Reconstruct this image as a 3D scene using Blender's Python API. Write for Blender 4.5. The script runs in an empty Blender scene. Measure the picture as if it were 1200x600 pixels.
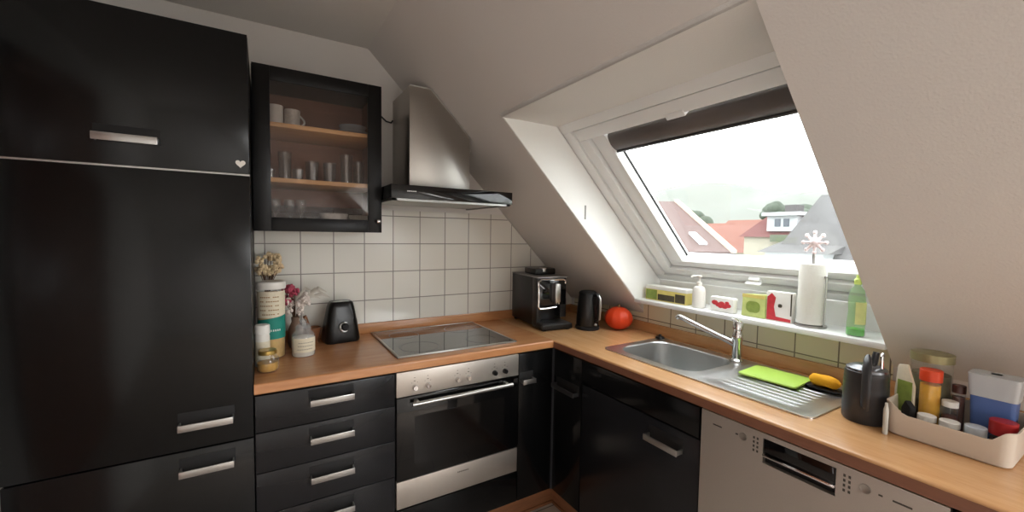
import bpy, bmesh, math, random
from mathutils import Vector, Matrix
random.seed(4)
PI = math.pi
SC = bpy.context.scene
COL = SC.collection
R2 = math.sqrt(2)

# ------------------------------------------------------------------ materials
MATS = {}
def nodes(name):
    m = bpy.data.materials.new(name); m.use_nodes = True
    nt = m.node_tree; b = nt.nodes['Principled BSDF']
    MATS[name] = m
    return m, nt, b
def srgb(r, g, b):
    f = lambda c: ((c/255)/12.92 if c/255 <= .04045 else ((c/255+.055)/1.055)**2.4)
    return (f(r), f(g), f(b), 1)
def mat(name, col, rough=.5, metal=0, coat=0, spec=.5, trans=0, ior=1.45, emit=None, bump=0, bscale=60, alpha=1, vary=0):
    m, nt, b = nodes(name)
    c = srgb(*col)
    b.inputs['Base Color'].default_value = c
    b.inputs['Roughness'].default_value = rough
    b.inputs['Metallic'].default_value = metal
    b.inputs['Coat Weight'].default_value = coat
    b.inputs['Coat Roughness'].default_value = .05
    b.inputs['Specular IOR Level'].default_value = spec
    b.inputs['Transmission Weight'].default_value = trans
    b.inputs['IOR'].default_value = ior
    b.inputs['Alpha'].default_value = alpha
    tc = nt.nodes.new('ShaderNodeTexCoord'); n = nt.nodes.new('ShaderNodeTexNoise')
    n.inputs['Scale'].default_value = bscale; n.inputs['Detail'].default_value = 4
    nt.links.new(tc.outputs['Object'], n.inputs['Vector'])
    if bump:
        bp = nt.nodes.new('ShaderNodeBump'); bp.inputs['Strength'].default_value = bump; bp.inputs['Distance'].default_value = .002
        nt.links.new(n.outputs['Fac'], bp.inputs['Height']); nt.links.new(bp.outputs['Normal'], b.inputs['Normal'])
    if vary:
        mx = nt.nodes.new('ShaderNodeMix'); mx.data_type = 'RGBA'
        mx.inputs[6].default_value = tuple(max(0, v*(1-vary)) for v in c[:3])+(1,)
        mx.inputs[7].default_value = tuple(min(1, v*(1+vary)) for v in c[:3])+(1,)
        nt.links.new(n.outputs['Fac'], mx.inputs[0]); nt.links.new(mx.outputs[2], b.inputs['Base Color'])
    return m
def thin_glass(name, tint=(1, 1, 1), refl=1.0, ior=1.5, diffuse_mix=0.0):
    m, nt, b = nodes(name); nt.nodes.remove(b)
    out = nt.nodes['Material Output']
    t = nt.nodes.new('ShaderNodeBsdfTransparent'); t.inputs[0].default_value = (*tint, 1)
    g = nt.nodes.new('ShaderNodeBsdfGlossy'); g.inputs['Roughness'].default_value = .03
    f = nt.nodes.new('ShaderNodeLayerWeight'); f.inputs[0].default_value = .5
    pw = nt.nodes.new('ShaderNodeMath'); pw.operation = 'POWER'; pw.inputs[1].default_value = 5
    mu = nt.nodes.new('ShaderNodeMath'); mu.operation = 'MULTIPLY_ADD'; mu.inputs[1].default_value = .9*min(refl, 1); mu.inputs[2].default_value = .035*refl
    nt.links.new(f.outputs['Facing'], pw.inputs[0]); f = pw
    mx = nt.nodes.new('ShaderNodeMixShader')
    nt.links.new(f.outputs[0], mu.inputs[0]); nt.links.new(mu.outputs[0], mx.inputs[0])
    nt.links.new(t.outputs[0], mx.inputs[1]); nt.links.new(g.outputs[0], mx.inputs[2])
    if diffuse_mix:  # pale diffuse share mixed in, makes the glass more visible
        d = nt.nodes.new('ShaderNodeBsdfDiffuse'); d.inputs[0].default_value = (.8, .8, .8, 1)
        m2 = nt.nodes.new('ShaderNodeMixShader'); m2.inputs[0].default_value = diffuse_mix
        nt.links.new(mx.outputs[0], m2.inputs[1]); nt.links.new(d.outputs[0], m2.inputs[2]); mx = m2
    nt.links.new(mx.outputs[0], out.inputs[0])
    return m
def wood(name, c1, c2, axis, rough=.27, staves=True):
    m, nt, b = nodes(name)
    tc = nt.nodes.new('ShaderNodeTexCoord'); mp = nt.nodes.new('ShaderNodeMapping')
    sc = [14, 14, 14]; sc[axis] = 1.6
    mp.inputs['Scale'].default_value = sc
    n = nt.nodes.new('ShaderNodeTexNoise'); n.inputs['Scale'].default_value = 2.2; n.inputs['Detail'].default_value = 8; n.inputs['Distortion'].default_value = .6
    n2 = nt.nodes.new('ShaderNodeTexNoise'); n2.inputs['Scale'].default_value = 9; n2.inputs['Detail'].default_value = 3
    cr = nt.nodes.new('ShaderNodeValToRGB')
    cr.color_ramp.elements[0].position = .3; cr.color_ramp.elements[0].color = srgb(*c1)
    cr.color_ramp.elements[1].position = .7; cr.color_ramp.elements[1].color = srgb(*c2)
    nt.links.new(tc.outputs['Object'], mp.inputs[0]); nt.links.new(mp.outputs[0], n.inputs['Vector']); nt.links.new(mp.outputs[0], n2.inputs['Vector'])
    mx = nt.nodes.new('ShaderNodeMix'); mx.data_type = 'FLOAT'; mx.inputs[0].default_value = .35
    nt.links.new(n.outputs['Fac'], mx.inputs[2]); nt.links.new(n2.outputs['Fac'], mx.inputs[3])
    nt.links.new(mx.outputs[0], cr.inputs[0]); nt.links.new(cr.outputs[0], b.inputs['Base Color'])
    b.inputs['Roughness'].default_value = rough
    b.inputs['Coat Weight'].default_value = .25; b.inputs['Coat Roughness'].default_value = .2
    return m
def tiles(name, ax, u0, v0, pitch, tile, mortar, rough=.2, row=None, msize=.0028, flat_v=False):
    """square tiles in the plane of axis ax (0=x,1=y) and z (or y when flat)"""
    m, nt, b = nodes(name)
    tc = nt.nodes.new('ShaderNodeTexCoord'); sp = nt.nodes.new('ShaderNodeSeparateXYZ'); cb = nt.nodes.new('ShaderNodeCombineXYZ')
    nt.links.new(tc.outputs['Object'], sp.inputs[0])
    for i, (src, off) in enumerate([(ax, u0), (1 if flat_v else 2, v0)]):
        s = nt.nodes.new('ShaderNodeMath'); s.operation = 'SUBTRACT'; s.inputs[1].default_value = off - pitch*40
        nt.links.new(sp.outputs[src], s.inputs[0]); nt.links.new(s.outputs[0], cb.inputs[i])
    br = nt.nodes.new('ShaderNodeTexBrick'); br.offset = 0; br.squash = 1
    br.inputs['Scale'].default_value = 1; br.inputs['Brick Width'].default_value = pitch; br.inputs['Row Height'].default_value = row or pitch
    br.inputs['Mortar Size'].default_value = msize; br.inputs['Mortar Smooth'].default_value = .3
    t = srgb(*tile)
    br.inputs['Color1'].default_value = t; br.inputs['Color2'].default_value = tuple(v*.95 for v in t[:3])+(1,)
    br.inputs['Mortar'].default_value = srgb(*mortar)
    nt.links.new(cb.outputs[0], br.inputs[0]); nt.links.new(br.outputs['Color'], b.inputs['Base Color'])
    bp = nt.nodes.new('ShaderNodeBump'); bp.invert = True; bp.inputs['Strength'].default_value = .6; bp.inputs['Distance'].default_value = .002
    nt.links.new(br.outputs['Fac'], bp.inputs['Height']); nt.links.new(bp.outputs[0], b.inputs['Normal'])
    b.inputs['Roughness'].default_value = rough
    return m

plaster = mat('plaster', (216, 211, 206), .95, bump=.5, bscale=190)
plaster2 = mat('ceiling_plaster', (216, 212, 207), .95, bump=.3, bscale=120)
lining = mat('daylit_window_lining', (243, 243, 240), .6)  # daylight on the reveal put into the colour, whiter than the plaster
white_paint = mat('window_frame_paint', (236, 237, 236), .35)
black_gloss = mat('black_gloss_front', (12, 13, 14), .17, spec=.35, coat=.0)
black_frame = mat('black_frame_lacquer', (9, 9, 10), .35, spec=.3)
black_side = mat('black_carcass', (20, 20, 21), .45)
drawer_mat = mat('black_drawer_front', (25, 26, 29), .26, spec=.45)
steel = mat('brushed_steel', (176, 172, 166), .33, 1, bump=.06, bscale=300)
steel_dw = mat('steel_appliance_front', (196, 189, 181), .42, .85, bump=.05, bscale=260, vary=.05)
steel_sink = mat('sink_steel', (200, 202, 202), .3, 1, bump=.05, bscale=200)
chrome = mat('chrome', (225, 225, 225), .08, 1)
satin = mat('satin_handle', (176, 174, 171), .28, .9)
black_glass = mat('black_glass', (8, 8, 9), .06, spec=.6)
hob_glass = mat('hob_ceramic_glass', (20, 20, 22), .05, spec=.9, coat=.6)
black_plastic = mat('black_plastic', (16, 16, 17), .3)
black_matt = mat('black_matt', (20, 20, 21), .7)
anthracite = mat('anthracite_enamel', (52, 52, 54), .3, spec=.5)
dark_gap = mat('dark_recess', (10, 10, 10), .8)
wood_x = wood('beech_along_back', (176, 118, 74), (200, 144, 98), 0)
wood_y = wood('beech_along_window', (190, 140, 92), (212, 166, 118), 1)
wood_edge = wood('plinth_wood', (124, 80, 54), (146, 98, 66), 0)
wood_edge_y = wood('plinth_wood_side', (124, 80, 54), (146, 98, 66), 1)
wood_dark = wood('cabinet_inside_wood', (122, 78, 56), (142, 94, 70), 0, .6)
wood_shelf = wood('shelf_wood', (196, 150, 98), (214, 168, 116), 0, .5)
door_wood = wood('door_wood', (120, 70, 42), (150, 92, 58), 2, .5)
white_tile = tiles('white_wall_tiles', 0, -1.4132, 1.3773, .1509, (222, 218, 208), (140, 134, 128))
knee_tile = tiles('beige_knee_tiles', 1, -1.6, .972, .1509, (214, 206, 180), (120, 110, 96))
floor_tile = tiles('floor_tiles', 0, 0.06, 0.02, .3, (172, 158, 146), (92, 80, 72), .5, flat_v=True, msize=.004)
clear_glass = thin_glass('window_glass', (.97, .985, .98), .7)
cab_glass = thin_glass('cabinet_glass', (.93, .91, .90), .9)
jar_glass = thin_glass('jar_glass', (.96, .97, .96), 1.3, diffuse_mix=.05)
smoke_glass = thin_glass('drinking_glass', (.93, .95, .95), 2.6, diffuse_mix=.04)
white_china = mat('white_china', (226, 222, 214), .25)
china_print = mat('printed_china', (206, 200, 192), .3, vary=.35, bscale=60)
white_plastic = mat('white_plastic', (228, 224, 216), .4)
bin_plastic = mat('shaded_bin_plastic', (212, 199, 184), .5)  # white bin; shade under the slope is put into the colour
paper = mat('paper_towel', (232, 230, 222), .95, bump=.6, bscale=180)
green_board = mat('lime_plastic', (176, 212, 92), .4, bump=.2, bscale=400)
yellow = mat('yellow_cloth', (238, 170, 30), .85, bump=.5, bscale=200)
orange_pump = mat('pumpkin_skin', (214, 66, 28), .45, vary=.15, bscale=30)
stem_mat = mat('dry_stem', (120, 96, 60), .9)
pasta = mat('beige_contents', (214, 176, 112), .8, bump=.8, bscale=90, vary=.25)
golden = mat('golden_contents', (196, 150, 66), .5, vary=.2, bscale=40)
powder = mat('white_powder', (232, 226, 212), .9)
label_cream = mat('cream_label', (222, 212, 188), .7, vary=.12, bscale=120)
label_white = mat('white_label', (230, 226, 220), .6)
teal = mat('teal_label', (28, 132, 118), .6)
text_dark = mat('label_print', (70, 66, 60), .7)
lid_gold = mat('brass_lid', (190, 160, 90), .35, .8)
flower_cream = mat('dried_flower_cream', (222, 198, 160), .9, vary=.2, bscale=50)
flower_pink = mat('dried_flower_pink', (172, 72, 92), .9, vary=.25, bscale=50)
flower_white = mat('dried_flower_white', (224, 212, 204), .9)
leaf_silver = mat('silver_leaf', (196, 188, 176), .8)
brown_stem = mat('brown_twig', (92, 66, 48), .9)
orange_red = mat('orange_red_plastic', (224, 74, 36), .4)
spice = mat('turmeric', (240, 176, 40), .7, vary=.2, bscale=60)
red_plastic = mat('red_plastic', (168, 34, 36), .4)
blue_plastic = mat('blue_plastic', (84, 112, 172), .4)
clear_plastic = mat('frosted_plastic', (194, 200, 205), .35)
green_print = mat('green_print', (136, 154, 72), .6, vary=.4, bscale=45)
lime_print = mat('lime_print', (196, 206, 128), .6, vary=.3, bscale=40)
yellow_print = mat('yellow_print', (222, 206, 120), .6, vary=.15, bscale=40)
red_print = mat('red_print', (196, 54, 62), .6, vary=.3, bscale=60)
white_card = mat('white_card', (234, 232, 226), .7)
dark_food = mat('dark_print', (72, 66, 50), .6, vary=.4, bscale=50)
bottle_green = thin_glass('green_bottle_plastic', (.72, .93, .62), 1.0, diffuse_mix=.18)
soap_green = mat('green_detergent', (96, 200, 60), .2)
olive_lid = mat('olive_lid', (150, 142, 104), .4, .4, vary=.2, bscale=30)
olive_fill = mat('olive_contents', (104, 96, 66), .8, vary=.4, bscale=50)
brown_fill = mat('reddish_brown_contents', (92, 48, 38), .7, vary=.3, bscale=50)
filter_mat = mat('hood_filter', (170, 170, 168), .4, .9)
window_blind = mat('dark_blind_fabric', (96, 90, 88), .3, vary=.5, bscale=3)
grey_metal = mat('grey_profile', (92, 92, 94), .4, .6)
lamp_mat, _nt, _b = nodes('lamp_glow')
_b.inputs['Emission Color'].default_value = (1, .9, .78, 1); _b.inputs['Emission Strength'].default_value = 3
# outside
roof_red = mat('roof_tiles_brownred', (90, 74, 71), .9, vary=.12, bscale=5)
roof_orange = mat('roof_tiles_orange', (106, 70, 60), .9, vary=.12, bscale=2)
roof_brightred = mat('mansard_red', (94, 58, 56), .9, vary=.1, bscale=3)
roof_grey = mat('roof_tiles_grey', (80, 79, 79), .9, vary=.14, bscale=5)
wall_cream = mat('house_wall_cream', (150, 146, 132), .9)
wall_white = mat('house_wall_white', (160, 164, 166), .9)
copper = mat('green_patina', (84, 92, 76), .8)
leaf_out = mat('garden_leaves', (66, 74, 64), .9, vary=.3, bscale=1)
ground_out = mat('garden_ground', (172, 172, 160), .95)
hill_mat = mat('hill_woods', (74, 79, 70), .95, vary=.25, bscale=.05)
dark_window = mat('house_window', (70, 76, 84), .2)

# ------------------------------------------------------------------ mesh builder
class MB:
    def __init__(s): s.bm = bmesh.new()
    def _merge(s, b2, M=None):
        if M is not None: bmesh.ops.transform(b2, matrix=M, verts=b2.verts)
        me = bpy.data.meshes.new('tmp'); b2.to_mesh(me); b2.free()
        s.bm.from_mesh(me); bpy.data.meshes.remove(me); return s
    def box(s, a, b, bev=0, seg=2, M=None):
        b2 = bmesh.new(); bmesh.ops.create_cube(b2, size=1)
        lo = [min(a[i], b[i]) for i in range(3)]; hi = [max(a[i], b[i]) for i in range(3)]
        for v in b2.verts: v.co = Vector([lo[i]+(v.co[i]+.5)*(hi[i]-lo[i]) for i in range(3)])
        if bev: bmesh.ops.bevel(b2, geom=b2.edges[:], offset=bev, segments=seg, affect='EDGES', profile=.5)
        return s._merge(b2, M)
    def prism(s, poly, axis, a, b, bev=0, M=None):
        """poly in the two other axes (cyclic order x,y,z without axis), extruded from a to b"""
        b2 = bmesh.new(); oth = [i for i in range(3) if i != axis]
        def mk(p, d):
            c = [0, 0, 0]; c[oth[0]] = p[0]; c[oth[1]] = p[1]; c[axis] = d; return b2.verts.new(c)
        A = [mk(p, a) for p in poly]; B = [mk(p, b) for p in poly]; n = len(poly)
        b2.faces.new(A); b2.faces.new(B[::-1])
        for i in range(n): b2.faces.new((A[i], B[i], B[(i+1) % n], A[(i+1) % n]))
        bmesh.ops.recalc_face_normals(b2, faces=b2.faces)
        if bev: bmesh.ops.bevel(b2, geom=b2.edges[:], offset=bev, segments=2, affect='EDGES', profile=.5)
        return s._merge(b2, M)
    def lathe(s, prof, c=(0, 0, 0), seg=32, M=None, sx=1, sy=1, fn=None):
        b2 = bmesh.new(); rings = []
        for r, z in prof:
            if r < 1e-6: rings.append([b2.verts.new((c[0], c[1], c[2]+z))])
            else:
                ring = []
                for k in range(seg):
                    a = 2*PI*k/seg; q = r*(fn(a, z) if fn else 1)
                    ring.append(b2.verts.new((c[0]+q*math.cos(a)*sx, c[1]+q*math.sin(a)*sy, c[2]+z)))
                rings.append(ring)
        for A, B in zip(rings, rings[1:]):
            if len(A) == 1 and len(B) == 1: continue
            for k in range(seg):
                k2 = (k+1) % seg
                if len(A) == 1: b2.faces.new((A[0], B[k], B[k2]))
                elif len(B) == 1: b2.faces.new((A[k], B[0], A[k2]))
                else: b2.faces.new((A[k], B[k], B[k2], A[k2]))
        bmesh.ops.recalc_face_normals(b2, faces=b2.faces)
        return s._merge(b2, M)
    def tube(s, pts, r, seg=10, M=None, flat=1.0):
        b2 = bmesh.new(); pts = [Vector(p) for p in pts]; rings = []; n = len(pts)
        rs = r if isinstance(r, (list, tuple)) else [r]*n
        up = None
        for i, p in enumerate(pts):
            t = (pts[min(i+1, n-1)]-pts[max(i-1, 0)]).normalized()
            if up is None:
                up = t.orthogonal().normalized()
            up = (up - t*up.dot(t)).normalized(); w = t.cross(up)
            rings.append([b2.verts.new(p+rs[i]*(math.cos(2*PI*k/seg)*up+flat*math.sin(2*PI*k/seg)*w)) for k in range(seg)])
        for A, B in zip(rings, rings[1:]):
            for k in range(seg): b2.faces.new((A[k], B[k], B[(k+1) % seg], A[(k+1) % seg]))
        b2.faces.new(rings[0]); b2.faces.new(rings[-1])
        bmesh.ops.recalc_face_normals(b2, faces=b2.faces)
        return s._merge(b2, M)
    def ball(s, c, r, seg=12, sc=(1, 1, 1), M=None):
        b2 = bmesh.new(); bmesh.ops.create_uvsphere(b2, u_segments=seg, v_segments=max(6, seg//2), radius=1)
        for v in b2.verts: v.co = Vector([c[i]+v.co[i]*r*sc[i] for i in range(3)])
        return s._merge(b2, M)
    def quadgrid(s, P, close_u=False):
        b2 = bmesh.new(); V = [[b2.verts.new(p) for p in row] for row in P]
        for i in range(len(V)-1):
            n = len(V[i])
            for j in range(n if close_u else n-1):
                b2.faces.new((V[i][j], V[i][(j+1) % n], V[i+1][(j+1) % n], V[i+1][j]))
        bmesh.ops.recalc_face_normals(b2, faces=b2.faces)
        return s._merge(b2)
def wmat(o):
    M = Matrix.Identity(4)
    while o is not None: M = o.matrix_basis @ M; o = o.parent
    return M
def build(name, mb, m, parent=None, local=False, ang=35):
    bm = mb.bm
    if parent is not None and not local:
        bmesh.ops.transform(bm, matrix=wmat(parent).inverted(), verts=bm.verts)
    for f in bm.faces: f.smooth = True
    for e in bm.edges:
        if len(e.link_faces) == 2 and e.calc_face_angle(0) > math.radians(ang): e.smooth = False
    me = bpy.data.meshes.new(name); bm.to_mesh(me); bm.free()
    me.materials.append(m)
    o = bpy.data.objects.new(name, me); COL.objects.link(o)
    if parent is not None: o.parent = parent
    return o
def tag(o, label=None, cat=None, group=None, kind=None):
    if label: o['label'] = label
    if cat: o['category'] = cat
    if group: o['group'] = group
    if kind: o['kind'] = kind
    return o
def thing(name, label, cat, loc=(0, 0, 0), rot=0, group=None, kind=None):
    o = bpy.data.objects.new(name, None); COL.objects.link(o); o.empty_display_size = .05
    o.location = loc; o.rotation_euler = (0, 0, rot)
    bpy.context.view_layer.update()
    return tag(o, label, cat, group, kind)
def solid(name, mb, m, label, cat, loc, group=None):
    """a thing that is one mesh, built in world coordinates, origin at its base"""
    bmesh.ops.transform(mb.bm, matrix=Matrix.Translation(loc).inverted(), verts=mb.bm.verts)
    o = build(name, mb, m); o.location = loc
    return tag(o, label, cat, group)
def struct(name, mb, m, parent=None, label=None):
    o = build(name, mb, m, parent)
    if parent is None: tag(o, label, None, None, 'structure')
    return o
def rrect(x0, y0, x1, y1, r, n=6):
    out = []
    for cx, cy, a0 in ((x1-r, y1-r, 0), (x0+r, y1-r, PI/2), (x0+r, y0+r, PI), (x1-r, y0+r, 1.5*PI)):
        for k in range(n+1):
            a = a0+PI/2*k/n; out.append((cx+r*math.cos(a), cy+r*math.sin(a)))
    return out

# ------------------------------------------------------------------ the room
XL, YB, CZ = -2.72, -4.6, 2.39
struct('floor', MB().box((XL-.1, YB-.1, -.1), (.42, .1, 0)), floor_tile)
struct('ceiling', MB().box((XL-.1, YB-.1, CZ), (-.97, .1, CZ+.12)), plaster2)
GAB = [(XL-.1, 0), (.42, 0), (.42, 1.0), (-.97, CZ), (XL-.1, CZ)]
struct('wall_back', MB().prism(GAB, 1, 0, .12), plaster)
struct('wall_left', MB().box((XL-.12, YB, 0), (XL, -1.86, CZ)).box((XL-.12, -.98, 0), (XL, 0, CZ)).box((XL-.12, -1.86, 2.03), (XL, -.98, CZ)), plaster)
struct('wall_rear', MB().prism(GAB, 1, YB-.12, YB), plaster)
d = thing('door_1', None, None, (XL, -1.42, 0), kind='structure')
build('door_leaf', MB().box((XL-.05, -1.84, .005), (XL-.005, -1.0, 2.01), .003), door_wood, d)
build('door_frame', MB().box((XL-.06, -1.93, 0), (XL+.015, -1.85, 2.1)).box((XL-.06, -.99, 0), (XL+.015, -.91, 2.1)).box((XL-.06, -1.93, 2.02), (XL+.015, -.91, 2.1)), door_wood, d)
build('door_handle', MB().tube([(XL, -1.76, 1.03), (XL+.05, -1.76, 1.03), (XL+.05, -1.64, 1.03)], .009), chrome, d)
# knee wall and sloping roof (45 degrees) with two window openings
W1 = (-.66, -1.757)      # opening next to the sink
W2 = (-2.95, -4.05)      # unseen second roof window, added to carry fill light
def full(a, b): return MB().prism([(0, 1.0), (-1.39, 2.39), (-.97, 2.39), (.42, 1.0)], 1, a, b)
sl = MB()
for a, b in ((.0, W1[0]), (W1[1]-.0, W2[0]), (W2[1], YB)):
    sl.prism([(0, 1.0), (-1.39, 2.39), (-.97, 2.39), (.42, 1.0)], 1, a, b)
for a, b in (W1, W2):
    sl.prism([(-.957, 1.957), (-1.39, 2.39), (-.97, 2.39), (-.537, 1.957)], 1, a, b)
sl.bm.faces.ensure_lookup_table()
struct('wall_sloped', sl, plaster)
kw = MB().box((0, 0, 0), (.42, YB, 1.0))
for a, b in (W1, W2):
    kw.box((0, a, 1.0), (.42, b, 1.067)); kw.prism([(.125, 1.067), (.125, 1.18), (.22, 1.18), (.35, 1.067)], 1, a, b)
struct('wall_right', kw, plaster)
# tiled splashbacks (real slabs on the walls)
struct('trim_1', MB().prism([(-1.906, .952), (-1.906, 1.56), (-.568, 1.56), (-.0, .992), (-.0, .952)], 1, -.008, 0), white_tile)
struct('trim_2', MB().box((-.008, -.05, .952), (0, -1.757, 1.0)).box((-.008, -.66, 1.0), (0, -1.757, 1.067)), knee_tile)

# ------------------------------------------------------------------ roof window
BS = Matrix(((-1/R2, 0, 1/R2, 0), (0, 1, 0, 0), (1/R2, 0, 1/R2, 0), (0, 0, 0, 1)))  # (s, y, n) -> world
def sbox(mb, s0, s1, y0, y1, n0, n1, bev=0): return mb.box((s0, y0, n0), (s1, y1, n1), bev, 2, BS)
def ring(mb, s0, s1, y0, y1, w, n0, n1, bev=0, wb=None, wt=None):
    wb = wb or w; wt = wt or w
    sbox(mb, s0, s0+wb, y0, y1, n0, n1, bev); sbox(mb, s1-wt, s1, y0, y1, n0, n1, bev)
    sbox(mb, s0+wb, s1-wt, y0, y0-w*(1 if y1 < y0 else -1), n0, n1, bev); sbox(mb, s0+wb, s1-wt, y1+w, y1, n0, n1, bev)
def roof_window(name, y0, y1, near):
    N = lambda c: c/R2
    w = thing(name, None, None, (0, y0, 1.09), kind='structure')
    yl, yr = y0, y1-.11          # the right cheek splays outwards
    m = MB()
    # top, left, right, bottom linings
    m.prism([(-.957, 1.957), (-.668, 1.962), (-.66, 1.975), (-.97, 1.970)], 1, y0, y1-.1)
    m.prism([(-.085, 1.09), (-.953, 1.955), (-.665, 1.963), (.12, 1.18), (.12, 1.09)], 1, y0-.006, y0-.0005)
    b2 = bmesh.new()
    P = [(-.085, y1, 1.088), (-.957, y1, 1.960), (-.657, yr, 1.963), (.128, yr, 1.18), (.128, yr, 1.088)]
    A = [b2.verts.new(p) for p in P]; B = [b2.verts.new((p[0], p[1]-.006, p[2])) for p in P]
    b2.faces.new(A); b2.faces.new(B[::-1])
    for i in range(5): b2.faces.new((A[i], B[i], B[(i+1) % 5], A[(i+1) % 5]))
    bmesh.ops.recalc_face_normals(b2, faces=b2.faces); m._merge(b2)
    m.box((.12, y0, 1.088), (.128, yr, 1.19))
    build('lining', m, lining, w)
    # grooves where the lining meets the frame
    f = MB(); ring(f, .762, 1.862, yl, yr, .062, N(1.303), N(1.45), .003, .045)
    build('frame', f, white_paint, w)
    g = MB(); ring(g, .808, 1.80, yl-.064, yr+.064, .007, N(1.325), N(1.44))
    build('seal', g, grey_metal, w)
    s = MB(); ring(s, .815, 1.795, yl-.068, yr+.068, .058, N(1.312), N(1.44), .004, .045)
    build('sash', s, white_paint, w)
    s2 = MB(); ring(s2, .865, 1.745, yl-.132, yr+.132, .085, N(1.338), N(1.44), .006, .04, .012)
    so = build('glazing_bead', s2, white_paint, w)
    k = MB(); sbox(k, .90, 1.73, yl-.2155, yl-.2205, N(1.402), N(1.415)); sbox(k, .90, 1.73, yr+.2155, yr+.2205, N(1.402), N(1.415))
    build('black_gasket', k, black_matt, w)
    gl = MB(); sbox(gl, .88, 1.745, yl-.19, yr+.19, N(1.418), N(1.424))
    build('pane', gl, clear_glass, w)
    return w
w1 = roof_window('window_1', W1[0], W1[1], True)
m = MB().box((-.088, W1[0]+.0, 1.068), (.12, W1[1], 1.09), .004)
build('window_sill', m, white_paint, w1)
# vent flap catch and small latch on the sash
m = MB(); sbox(m, 1.725, 1.752, -1.225, -1.305, 1.325/R2-.012, 1.34/R2+.01, .003); build('vent_catch', m, white_paint, w1)
m = MB(); sbox(m, .822, .858, -1.22, -1.27, 1.30/R2-.012, 1.312/R2, .004); sbox(m, .838, .848, -1.21, -1.28, 1.30/R2-.03, 1.30/R2-.012, .003); build('latch', m, white_paint, w1)
# dark blind rolled up under the top rail
bl = thing('roller_blind', 'dark roller blind rolled up at the top of the slanted roof window', 'blind', (-.5, -1.2, 1.88))
m = MB(); prf = [(1.672+.046*math.cos(2*PI*k/20), 1.372/R2+.020*math.sin(2*PI*k/20)) for k in range(20)]
m.prism([(a, b) for a, b in prf], 1, -.872, -1.66, 0, BS); build('blind_roll', m, window_blind, bl)
m = MB(); sbox(m, 1.618, 1.628, -.872, -1.66, 1.372/R2-.012, 1.372/R2+.006, .002); build('blind_bar', m, grey_metal, bl)
w2 = roof_window('added_window_2', W2[0], W2[1], False)  # unseen window, added around the fill lamp
build('window_sill', MB().box((-.088, W2[0], 1.068), (.12, W2[1], 1.09), .004), white_paint, w2)
# small grey vent slot on the left cheek of the window
solid('wall_vent', MB().box((-.474, -.66, 1.52), (-.462, -.667, 1.592), .002), mat('vent_grey', (150, 150, 146), .6), 'small narrow grey vent slot on the white left cheek of the roof window', 'vent', (-.468, -.66, 1.52))

# ------------------------------------------------------------------ handles
def handle_x(x0, x1, y, z, parent, drop=.0, name='handle', m=None):
    """flat U-shaped bar handle on a front that faces -y"""
    mb = MB()
    mb.box((x0, y-.036, z-.012), (x1, y-.031, z+.011), .0015)
    for x in (x0, x1-.005): mb.box((x, y-.034, z-.009), (x+.005, y+.0005, z+.009), .001)
    build('black_strip', MB().box((x0-.003, y-.0012, z-.008), (x1+.003, y+.001, z+.040), .0005), black_matt, parent)  # black strip on the front, behind and above the bar
    return build(name, mb, m or satin, parent)
def handle_y(y0, y1, x, z, parent, name='handle', m=None):
    mb = MB(); a, b = min(y0, y1), max(y0, y1)
    mb.box((x-.036, a, z-.012), (x-.031, b, z+.011), .0015)
    for y in (a, b-.005): mb.box((x-.034, y, z-.009), (x+.0005, y+.005, z+.009), .001)
    build('black_strip', MB().box((x-.0012, a-.003, z-.008), (x+.001, b+.003, z+.040), .0005), black_matt, parent)  # black strip behind and above the bar, as on the back run
    return build(name, mb, m or satin, parent)
G = .0016
FY = -.598; FX = -.598; T = .019       # front planes
def front_x(x0, x1, z0, z1, parent, name, m=black_gloss, y=FY):
    return build(name, MB().box((x0+G, y, z0+G), (x1-G, y+T, z1-G), .0015), m, parent)
def front_y(y0, y1, z0, z1, parent, name, m=black_gloss, x=FX):
    return build(name, MB().box((x, y0-G, z0+G), (x+T, y1+G, z1-G), .0015), m, parent)

# tall cabinet
tc = thing('tall_cabinet', 'tall glossy black cabinet with three fronts left of the wooden worktop', 'cabinet', (-2.21, -.3, 0))
build('body', MB().box((-2.51, -.578, .1), (-1.909, -.004, 2.092), .001).box((-2.50, -.54, 0), (-1.92, -.02, .1)), black_side, tc)
f = front_x(-2.51, -1.908, 1.628, 2.094, tc, 'flap_door'); handle_x(-2.291, -2.143, FY, 1.705, f)
f = front_x(-2.51, -1.908, .712, 1.624, tc, 'fridge_door'); handle_x(-2.115, -1.967, FY, .80, f)
f = front_x(-2.51, -1.908, .11, .71, tc, 'lower_door'); handle_x(-2.115, -1.967, FY, .648, f)
build('metal_strip', MB().box((-2.51, FY+.004, 1.6235), (-1.908, FY+.01, 1.6285)), satin, tc)
hp = []
for k in range(24):
    t = 2*PI*k/24; hp.append((-1.934+.0009*16*math.sin(t)**3, 1.662+.0009*(13*math.cos(t)-5*math.cos(2*t)-2*math.cos(3*t)-math.cos(4*t))))
solid('heart_magnet', MB().prism(hp, 1, FY-.006, FY), white_china, 'small white heart magnet on the upper front of the tall black cabinet', 'magnet', (-1.934, FY, 1.65))

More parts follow.
